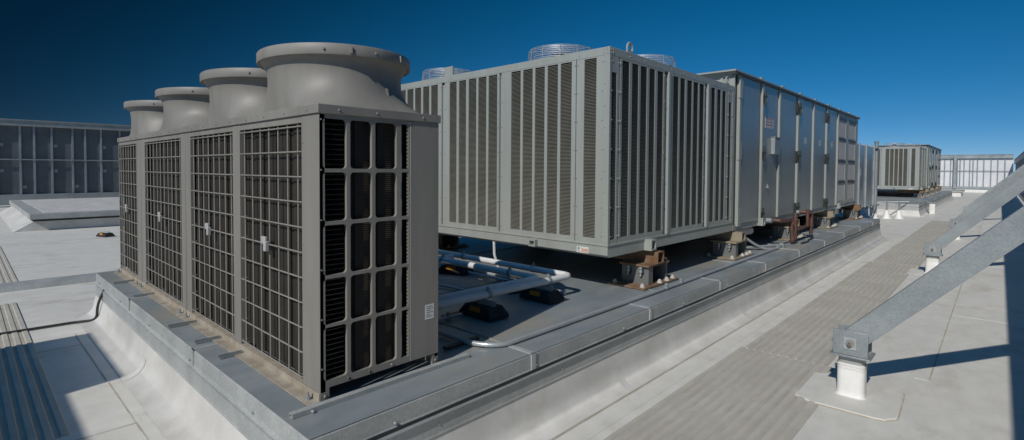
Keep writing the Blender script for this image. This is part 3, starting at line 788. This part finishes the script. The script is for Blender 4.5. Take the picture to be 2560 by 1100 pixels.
place_copy(s2, (3.0,0,0), 'third isolator stand, half hidden behind brown drain pipes', Gs)
place_copy(s2, (6.0,0,0), 'fourth isolator stand, tan, just past the drain pipes', Gs)
place_copy(s1, (12.0,0,0), 'farthest front isolator stand, under the last filter panel', Gs)
for x in (0, 2.7, 5.7, 8.7): place_copy(s2, (x-2.7,3.85,0), 'isolator stand deep in shadow under the rear of the big unit', 'rear stands under the big unit')
for i, x in enumerate((28.85, 31.6, 34.6, 37.6, 40.4)): place_copy(s1 if i in (0,4) else s2, (x-(0 if i in (0,4) else 2.7),0,0) if i != 4 else (x,0,0), 'small distant stand under the far unit, ' + ('at its near corner','second from its near corner','in the middle of the row','second from the far end','at the far end')[i], 'stands under the far unit')

# ------------------------------------------------------------------ black pipe supports and pipes on the deck
def block(x, y, rot, label, z=0.009):
    t = thing('pipe_support', label, 'pipe support', (x,y,z), 'black rubber pipe supports')
    c, s = math.cos(rot), math.sin(rot)
    def W(p): return (x+p[0]*c-p[1]*s, y+p[0]*s+p[1]*c, z+p[2])
    def bx(mb, x0,x1,y0,y1,z0,z1,tx=0,ty=0):
        v = [(x0,y0,z0),(x1,y0,z0),(x1,y1,z0),(x0,y1,z0),(x0+tx,y0+ty,z1),(x1-tx,y0+ty,z1),(x1-tx,y1-ty,z1),(x0+tx,y1-ty,z1)]
        mb.add([W(p) for p in v], [(0,3,2,1),(4,5,6,7),(0,1,5,4),(1,2,6,5),(2,3,7,6),(3,0,4,7)])
    m = MB(); bx(m,-.12,.12,-.21,.21,0,.03); bx(m,-.12,.12,-.21,.21,.0305,.105,.028,.06)
    m.build('base', M['rubber'], t, bevel=.006)
    m = MB(); v = [(-.0985,-.065,.05),(-.0985,.075,.05),(-.0925,.072,.100),(-.0925,-.062,.100)]
    m.add([W((p[0]-.013,p[1],p[2])) for p in v], [(0,1,2,3)]); m.build('reflector', M['yellow'], t)
    m = MB(); bx(m,-.021,.021,-.14,.14,.106,.109); bx(m,-.021,-.018,-.14,.14,.1095,.145); bx(m,.018,.021,-.14,.14,.1095,.145); bx(m,-.021,.021,-.14,-.13,.146,.149)
    m.build('channel', M['galv_dull'], t)
    return t
s_1 = block(3.27, 3.42, 0.0, 'nearest black rubber pipe support, yellow reflector facing left')
block(4.10, 3.42, 0.0, 'black rubber pipe support under the elbow end of the front pipe')
block(4.25, 3.86, 1.3, 'black pipe support half hidden behind the front white pipe')
block(4.37, 5.10, .35, 'black pipe support at the left, beside the edge of the condenser')
block(2.68, 17.7, .35, 'small black pipe support alone on the roof far left', ROOF)
block(.35, 20.0, .35, 'black pipe support at the left edge, beyond the pads', ROOF)
ZP = .215
def pipe(name, pts, r, material, label, cat, n=14, br=.1, clamps=(), group=None, extra=None):
    t = thing(name, label, cat, tuple(pts[0]), group)
    MB().tube(bend(pts, br, 8) if len(pts) > 2 else pts, r, n).build('run', material, t, sharp=50)
    for p, d in clamps:
        m = MB(); p = Vector(p); d = Vector(d).normalized()
        m.tube([p-d*.022, p+d*.022], r+.006, n); m.tube([p+Vector((0,0,r)), p+Vector((0,0,r+.035))], .012, 6); m.tube([p+Vector((0,0,r+.018))-d.cross(Vector((0,0,1)))*.02, p+Vector((0,0,r+.018))+d.cross(Vector((0,0,1)))*.02], .007, 6)
        m.build('clamp', M['galv'], t)
    return t
pipe('insulated_pipe', [(2.2,3.40,ZP),(4.46,3.32,ZP),(4.47,5.9,ZP)], .034, M['pipe'], 'white jacketed pipe that turns at an elbow beside the big unit', 'pipe', clamps=[((3.27,3.365,ZP),(1,0,0)),((4.10,3.335,ZP),(1,0,0)),((4.47,3.86,ZP),(0,1,0)),((4.47,5.05,ZP),(0,1,0))], br=.09, group='white jacketed pipes')
pipe('insulated_pipe', [(2.2,3.60,ZP-.02),(4.18,3.53,ZP-.02),(4.18,5.6,ZP-.02)], .038, M['pipe'], 'thicker jacketed pipe lying mostly in the condenser shadow', 'pipe', clamps=[((4.18,3.95,ZP-.02),(0,1,0)),((4.18,5.12,ZP-.02),(0,1,0))], br=.09, group='white jacketed pipes')
pipe('insulated_pipe', [(4.05,5.75,ZP-.02),(4.05,5.25,ZP-.02),(4.30,5.05,ZP+.02)], .032, M['pipe'], 'short jacketed pipe stub beside the left pipe support', 'pipe', br=.08, group='white jacketed pipes')
for k, x in enumerate((4.66, 4.80)):
    pipe('insulated_pipe', [(x-.25,3.35+.3*k,.035),(x-.25,8.1,.035)], .02, M['conduit'], ('thin','thinner')[k]+' pipe lying on the deck beneath the jacketed pipes' + (', nearer the big unit' if k else ''), 'pipe', n=8)
# conduits on the deck
pipe('conduit', [(2.60,4.6,.032),(2.63,2.86,.032),(2.75,2.68,.032),(5.45,2.69,.032),(9.72,2.74,.036)], .019, M['conduit'], 'galvanised conduit bending at the condenser and running along the deck edge', 'conduit', n=12, br=.11,
     clamps=[((5.40,2.69,.033),(1,0,0)),((5.78,2.695,.033),(1,0,0)),((2.615,3.55,.032),(0,1,0)),((9.55,2.738,.035),(1,0,0))], group='conduits on the deck')
m = MB(); m.lathe((9.8,2.74,.01), [(.05,0),(.05,.07),(.03,.085)], 10); m.box(9.60,9.78,2.715,2.765,.012,.062)
tag(m.build('conduit_fitting', M['galv']), 'round galvanised fitting at the far end of the deck-edge conduit', 'conduit fitting')
pipe('conduit', [(9.75,2.78,.06),(8.6,3.3,.05)], .022, M['conduit'], 'short conduit leading under the big unit from the round fitting', 'conduit', n=10, group='conduits on the deck')
pipe('conduit', [(2.3,3.58,.03),(3.10,3.53,.03)], .016, M['conduit'], 'short conduit with a coupling beside the nearest pipe support', 'conduit', n=10, clamps=[((2.95,3.54,.03),(1,0,0)),((2.62,3.56,.03),(1,0,0))], group='conduits on the deck')
pipe('conduit', [(2.3,5.3,.03),(3.72,4.62,.03),(3.76,4.05,.03)], .015, M['conduit'], 'shaded conduit behind the nearest pipe support', 'conduit', n=8, br=.1, group='conduits on the deck')
m = MB(); m.box(2.44,2.78,2.95,2.99,.011,.029); tag(m.build('channel_piece', M['darkgrey']), 'short dark slotted channel crossing beneath the bent conduit', 'steel channel', 'short channels on the deck')
m = MB(); m.box(2.95,3.22,3.60,3.64,.011,.029); tag(m.build('channel_piece', M['darkgrey']), 'short dark slotted channel beside the nearest pipe support', 'steel channel', 'short channels on the deck')
# cables and conduit in the groove of the kerb edge
pipe('conduit', [(1.17,2.434,-.1375),(17.9,2.434,-.1375)], .0095, M['conduit'], 'thin conduit running in the groove along the whole kerb edge', 'conduit', n=8, group='conduits on the kerb edge')
pts = [(1.18+.345*i, 2.438+.003*math.sin(i*1.3), -.119+.004*math.sin(i*.9)+.003*math.sin(i*2.3)) for i in range(49)]
tag(MB().tube(pts, .009, 6).build('cable', M['black']), 'loose black cable sagging along the kerb groove', 'cable', 'black cables')
pts = bend([(-3,8.2,ROOF+.02),(.95,8.1,ROOF+.02),(1.10,7.9,ROOF+.05),(1.10,7.85,-.30),(1.2,7.82,-.05)], .09, 6)
tag(MB().tube(pts, .016, 6).build('cable', M['black']), 'black cable crossing the left roof and climbing the kerb corner', 'cable', 'black cables')

# brown drain pipes by the third stand
t = thing('drain_trap', 'brown drain piping with traps hanging below the steel doors', 'drain pipe', (10.6,2.75,0))
def dp(pts, r=.035, br=.06):
    MB().tube(bend(pts, br, 5) if len(pts) > 2 else pts, r, 10).build('pipe', M['brown_pipe'], t, sharp=50)
dp([(9.85,2.99,.475),(9.85,2.78,.475),(10.42,2.76,.46),(10.42,2.74,.06)])
dp([(10.42,2.74,.075),(10.60,2.74,.075),(10.60,2.74,.56)], br=.05)
dp([(10.62,2.74,.26),(11.75,2.78,.26)], .032)
dp([(10.62,2.76,.33),(11.4,3.1,.34)], .03)
dp([(11.55,2.95,.53),(11.55,2.74,.53),(11.72,2.74,.52),(11.72,2.74,.08)], br=.06)
dp([(11.44,2.74,.60),(11.44,2.74,.27)], .03)
for p in ((10.42,2.74,.12),(10.60,2.74,.12),(11.72,2.74,.26),(11.0,2.755,.26),(10.42,2.75,.40)):
    m = MB(); m.tube([(p[0],p[1],p[2]-.03),(p[0],p[1],p[2]+.03)], .043, 10); m.build('coupling', M['brown_pipe'], t)
m = MB(); m.tube([(9.78,2.99,.475),(9.78,2.90,.475)], .045, 10); m.tube([(11.5,2.99,.53),(11.5,2.90,.53)], .04, 10); m.build('drain_stub', M['galv'], t)
pts = [(11.72,2.74,.05),(11.6,2.66,.03),(11.2,2.66,.025),(10.95,2.6,.025),(10.55,2.62,.03)]
tag(MB().tube(bend(pts,.08,4), .014, 6).build('cable', M['black']), 'short black cable on the deck below the brown drain pipes', 'cable', 'black cables')
# white pipe stub and hose under the unit
m = MB(); m.tube([(8.75,3.35,.30),(9.55,3.2,.30)], .075, 14); m.lathe((9.0,3.3,.05), [(.10,0),(.09,.1),(.06,.17)], 12)
tag(m.build('gas_pipe_stub', M['pipe']), 'fat white pipe stub under the big unit beside the second stand', 'pipe')
pts = [(8.95,3.1,.26)]+[(8.95+.09*i, 3.1-.05*i, .26-.25*math.sin(min(1, i/6)*math.pi/2)) for i in range(1,9)]
tag(MB().tube(bend(pts,.03,3), .022, 8).build('drain_hose', M['conduit']), 'grey flexible hose curving down from the white stub to the deck', 'hose')
m = MB(); m.tube([(4.72,4.75,.46),(4.72,4.74,.25),(4.76,4.7,.06)], .018, 8)
tag(m.build('drain_hose', M['pipe']), 'pale hose hanging from the base rail of the big unit', 'hose')
m = MB(); m.box(15.0,16.6,3.3,3.34,.09,.40); m.box(15.0,16.6,3.345,3.9,.36,.40)
tag(m.build('drip_pan', M['galv']), 'bluish metal panel under the big unit between the last two stands', 'metal panel')

# ------------------------------------------------------------------ duct behind the near unit
t = thing('air_duct', 'shiny sheet-metal duct behind the near unit, beside the pole', 'air duct', (21,4.5,0))
m = MB(); m.box(17.70,24.6,3.62,6.3,.04,2.30); m.build('casing', M['duct'], t, bevel=.01)
for x in (18.9,20.3,21.6,22.9,24.55):
    m = MB(); m.box(x-.03,x+.03,3.57,3.619,.03,2.31); m.box(x-.03,x+.03,3.57,6.3,2.3105,2.35); m.build('flange', M['galv'], t)
m = MB(); m.box(21.75,22.05,3.612,3.619,1.20,1.45); m.build('label', M['paper'], t)
t = thing('support_pole', 'tall galvanised pole standing on the roof beside the duct', 'pole', (25.45,3.66,ROOF))
m = MB(); m.tube([(25.45,3.66,ROOF+.2),(25.45,3.66,2.52)], .065, 14); m.build('shaft', M['galv'], t)
m = MB(); m.lathe((25.45,3.66,2.5201), [(.085,0),(.085,.05),(.03,.08)], 12); m.build('cap', M['galv'], t)
m = MB(); m.lathe((25.45,3.66,ROOF+.003), [(.14,0),(.09,.05),(.085,.2)], 14); m.build('boot', M['white_membrane'], t)
m = MB(); m.box(24.0,25.75,3.56,3.592,-.03,.03); m.build('strut', M['galv'], t)
m = MB(); m.box(25.30,25.60,3.60,3.9,2.25,2.30); m.build('duct_bracket', M['darkgrey'], t)

# supports with flared white boots in front of the far kerb
for x, y, lab in ((25.7,3.30,'left one of the two thin posts with flared white boots by the far kerb'), (26.0,2.93,'right one of the two thin posts with flared white boots by the far kerb')):
    t = thing('pipe_post', lab, 'pipe post', (x,y,ROOF), 'thin posts with flared white boots')
    m = MB(); m.lathe((x,y,ROOF+.003), [(.17,0),(.14,.05),(.055,.34)], 16); m.build('boot', M['white_membrane'], t)
    m = MB(); m.tube([(x,y,ROOF+.34),(x+.02,y-.02,.06)], .035, 8); m.tube([(x,y,ROOF+.36),(x+.5,y+.06,.10)], .022, 6); m.build('shaft', M['galv'], t)
m = MB(); m.tube([(25.5,3.9,.085),(27.3,2.75,.10)], .02, 8); m.tube([(25.9,3.75,.10),(30.0,4.6,.12)], .03, 8)
tag(m.build('pipe_run', M['pipe']), 'white piping lying across the front of the far kerb', 'pipe')
t = thing('vent_post', 'short square white vent post against the side of the far kerb', 'vent post', (29.9,2.17,ROOF))
m = MB(); m.box(29.8,30.0,2.06,2.27,ROOF,-.04); m.build('boot', M['white_membrane'], t, bevel=.03)
m = MB(); m.box(29.76,30.04,2.02,2.31,-.039,.0); m.build('cap', M['galv'], t)

# ------------------------------------------------------------------ wall braces
def brace(x, label):
    t = thing('wall_brace', label, 'brace', (x,.87,ROOF), 'slanted steel braces of the right screen wall')
    y = .87
    m = MB()
    # post: rounded rectangular boot
    def rr(hx, hy, r, z): 
        return [(x+px, y+py, z) for px, py in rounded(-hx, hx, -hy, hy, r, 4)]
    rings = [rr(.115,.145,.06,ROOF+.004), rr(.094,.116,.05,ROOF+.014), rr(.083,.103,.045,ROOF+.03), rr(.080,.100,.045,ROOF+.06), rr(.080,.100,.045,-.270), rr(.077,.097,.042,-.262)]
    n = len(rings[0])
    m.add([v for r in rings for v in r], [(i*n+k, i*n+(k+1) % n, (i+1)*n+(k+1) % n, (i+1)*n+k) for i in range(len(rings)-1) for k in range(n)]+[tuple((len(rings)-1)*n+k for k in range(n))])
    m.build('boot', M['white_membrane'], t, sharp=60)
    m = MB(); rings = [rr(.074,.094,.04,-.2625), rr(.074,.094,.04,-.198)]
    m.add([v for r in rings for v in r], [(k, (k+1) % n, n+(k+1) % n, n+k) for k in range(n)]+[tuple(n+k for k in range(n))]); m.build('stub', M['galv_dull'], t, sharp=60)
    b = MB(); zc = -.252
    for zz, o in ((-.30,.003),(-.275,.004)):
        rings = [rr(.080+o,.100+o,.045,zz-.006), rr(.080+o,.100+o,.045,zz+.006)]
        b.add([v for r in rings for v in r], [(k, (k+1) % n, n+(k+1) % n, n+k) for k in range(n)])
    b.build('clamping_band', M['white_membrane'], t, sharp=60)
    # bracket: base flange and two upright plates
    m = MB(); m.box(x-.125, x+.125, y-.145, y+.145, -.1975, -.182); m.box(x-.105, x-.093, y-.125, y+.125, -.1815, .022); m.box(x+.068, x+.08, y-.125, y+.125, -.1815, .022)
    m.build('bracket', M['galv'], t, bevel=.003)
    m = MB(); m.box(x-.114, x-.1055, y-.045, y+.045, -.13, -.03); m.build('washer_plate', M['galv_dull'], t)
    m = MB(); m.tube([(x-.1145,y,-.075),(x-.120,y,-.075)], .032, 14); m.tube([(x-.1195,y,-.075),(x-.142,y,-.075)], .023, 6); m.build('bolt', M['galv'], t)
    m = MB(); m.tube([(x-.1425,y,-.075),(x-.158,y,-.075)], .013, 8); m.build('bolt_end', M['rust'], t)
    # channel: web on the -X side, flanges turned to +X
    sl = 1.053; d = Vector((0,-1,sl)).normalized(); nrm = Vector((0,sl,1)).normalized()
    c0 = Vector((x,y,-.065)); L0 = -.115; L1 = (y+.98)/abs(d.y)
    h = .0895
    def slab(mb, x0, x1, n0, n1):
        vs = []
        for xx in (x0, x1):
            for (l, nn) in ((L0,n0),(L1,n0),(L1,n1),(L0,n1)):
                p = c0+d*l+nrm*nn; vs.append((x+xx, p.y, p.z))
        mb.add(vs, [(0,1,2,3),(7,6,5,4),(0,4,5,1),(1,5,6,2),(2,6,7,3),(3,7,4,0)])
    m = MB(); slab(m, -.088, -.080, -h, h); slab(m, -.0795, .0, h-.009, h); slab(m, -.0795, .0, -h, -h+.009)
    m.build('channel', M['galv'], t, bevel=.002)
    return t
brace(5.15, 'nearest and largest slanted steel brace, rising from a white boot at right')
brace(12.4, 'second slanted steel brace, partly covered by the nearest one')
brace(19.3, 'third slanted steel brace, only its bolted foot and a strip in view')
brace(26.7, 'fourth, most distant slanted steel brace, its foot next to the third one')
# membrane patches round the brace feet
for x, lab in ((5.15,'rough square membrane patch round the nearest brace boot'), (12.4,'membrane patch round the second brace boot')):
    m = MB(); pts = rounded(x-.38, x+.38, .54, 1.22, .13, 5)
    z = ROOF+.0145
    c = [(px+.01*math.sin(i*2.1), py+.012*math.cos(i*1.7), z) for i, (px, py) in enumerate(pts)]
    lo = [(p[0]*1.0+(.012 if p[0] > x else -.012), p[1]+(.012 if p[1] > .85 else -.012), ROOF+.002) for p in c]
    n = len(c); m.add(c+lo, [tuple(range(n))]+[(k, n+k, n+(k+1) % n, (k+1) % n) for k in range(n)])
    o = m.build('membrane_patch', M['roof']); tag(o, lab, 'membrane patch', 'membrane patches at the brace feet')
    e = MB(); e.tube([(p[0],p[1],ROOF+.006) for p in lo], .005, 5, closed=True)
    ed = MB(); 
    eo = e.build('edge_sealant', M['seam'], None); eo.parent = o

# small scraps on the right-hand strip in shadow
m = MB(); m.lathe((9.95,-.42,ROOF+.004), [(.05,0),(.04,.03)], 8); m.lathe((9.3,-.55,ROOF+.004), [(.03,0),(.025,.02)], 8)
tag(m.build('roof_drain', M['darkgrey']), 'small dark drain fittings in the shade of the right screen wall', 'roof drain')

# plain two-part box added out of view, shaped to cast the lower-left roof shadow
t = thing('shadow_caster', 'plain grey box added out of frame to cast the stepped shadow on the left roof', 'added shadow caster', (-3.6,5.4,ROOF))
m = MB(); m.box(-4.6,-2.95,3.4,4.95,ROOF+.3,2.35); m.build('low_section', M['unit'], t, bevel=.01)
m = MB(); m.box(-4.8,-2.6,4.951,6.75,ROOF+.3,2.4); m.build('tall_section', M['unit'], t, bevel=.01)
m = MB(); m.box(-4.9,-2.8,3.3,6.9,ROOF,ROOF+.299); m.build('plinth', M['white_membrane'], t)

# ------------------------------------------------------------------ sun, sky, camera
EL, AZ = rad(38.7), math.atan2(.2096,.978)          # direction the light travels: +X with a little +Y
ld = Vector((math.cos(EL)*math.cos(AZ), math.cos(EL)*math.sin(AZ), -math.sin(EL)))
sun = bpy.data.lights.new('sun', 'SUN'); sun.energy = 3.6; sun.angle = rad(.53); sun.color = (1,.955,.89)
so = bpy.data.objects.new('sun', sun); COL.objects.link(so); so.rotation_euler = ld.to_track_quat('-Z','Y').to_euler(); so.location = (-20,-5,20)
w = bpy.data.worlds.new('World'); S.world = w; w.use_nodes = True
nt = w.node_tree; N = nt.nodes; L = nt.links
bg = N['Background']
sky = N.new('ShaderNodeTexSky'); sky.sky_type = 'NISHITA'; sky.sun_disc = False
sky.sun_elevation = EL; sky.sun_rotation = math.atan2(-ld.x, -ld.y)
sky.air_density = 1.0; sky.dust_density = 0; sky.ozone_density = 1.5; sky.altitude = 9000
# skylight is polarised most at 90 degrees from the sun; a polarising filter darkens it there
tc = N.new('ShaderNodeTexCoord'); dot = N.new('ShaderNodeVectorMath'); dot.operation = 'DOT_PRODUCT'
nz = N.new('ShaderNodeVectorMath'); nz.operation = 'NORMALIZE'
L.new(tc.outputs['Generated'], nz.inputs[0]); L.new(nz.outputs[0], dot.inputs[0]); dot.inputs[1].default_value = tuple(-ld)
sq = N.new('ShaderNodeMath'); sq.operation = 'POWER'; sq.inputs[1].default_value = 2
ab = N.new('ShaderNodeMath'); ab.operation = 'ABSOLUTE'
L.new(dot.outputs['Value'], ab.inputs[0]); L.new(ab.outputs[0], sq.inputs[0])
n1 = N.new('ShaderNodeMath'); n1.operation = 'SUBTRACT'; n1.inputs[0].default_value = 1; L.new(sq.outputs[0], n1.inputs[1])
n2 = N.new('ShaderNodeMath'); n2.operation = 'ADD'; n2.inputs[0].default_value = 1; L.new(sq.outputs[0], n2.inputs[1])
dv = N.new('ShaderNodeMath'); dv.operation = 'DIVIDE'; L.new(n1.outputs[0], dv.inputs[0]); L.new(n2.outputs[0], dv.inputs[1])
ml = N.new('ShaderNodeMath'); ml.operation = 'MULTIPLY_ADD'; ml.inputs[1].default_value = -.93; ml.inputs[2].default_value = 1; L.new(dv.outputs[0], ml.inputs[0])
gm = N.new('ShaderNodeGamma'); gm.inputs['Gamma'].default_value = .42; L.new(sky.outputs[0], gm.inputs['Color'])
hs = N.new('ShaderNodeHueSaturation'); hs.inputs['Saturation'].default_value = 2.35; hs.inputs['Value'].default_value = 3.7; L.new(gm.outputs[0], hs.inputs['Color'])
mx = N.new('ShaderNodeMix'); mx.data_type = 'RGBA'; mx.blend_type = 'MULTIPLY'; mx.inputs['Factor'].default_value = 1
L.new(hs.outputs[0], mx.inputs[6]); L.new(ml.outputs[0], mx.inputs[7]); L.new(mx.outputs[2], bg.inputs['Color'])
bg.inputs['Strength'].default_value = .10

cam = bpy.data.cameras.new('camera'); co = bpy.data.objects.new('camera', cam); COL.objects.link(co); S.camera = co
yaw, pitch, roll = rad(43.22131792), rad(-1.73137397), rad(.36561962)
F = Vector((math.cos(yaw)*math.cos(pitch), math.sin(yaw)*math.cos(pitch), math.sin(pitch)))
Rr = Vector((math.sin(yaw), -math.cos(yaw), 0)); Uu = Rr.cross(F)
r_ = Rr*math.cos(roll)+Uu*math.sin(roll); u_ = -Rr*math.sin(roll)+Uu*math.cos(roll)
mw = Matrix((( r_.x,u_.x,-F.x,0),(r_.y,u_.y,-F.y,0),(r_.z,u_.z,-F.z,1.35),(0,0,0,1)))
co.matrix_world = mw
cam.sensor_fit = 'HORIZONTAL'; cam.sensor_width = 36; cam.lens = 1296.467/2560*36
cam.shift_y = -(550-462.53)/2560; cam.clip_start = .05; cam.clip_end = 3000
for o in bpy.data.objects:
    if '_o' in o: del o['_o']
S.view_settings.view_transform = 'Standard'; S.view_settings.look = 'None'; S.view_settings.exposure = -.2; S.view_settings.gamma = 1
S.render.resolution_x = 1024; S.render.resolution_y = 440
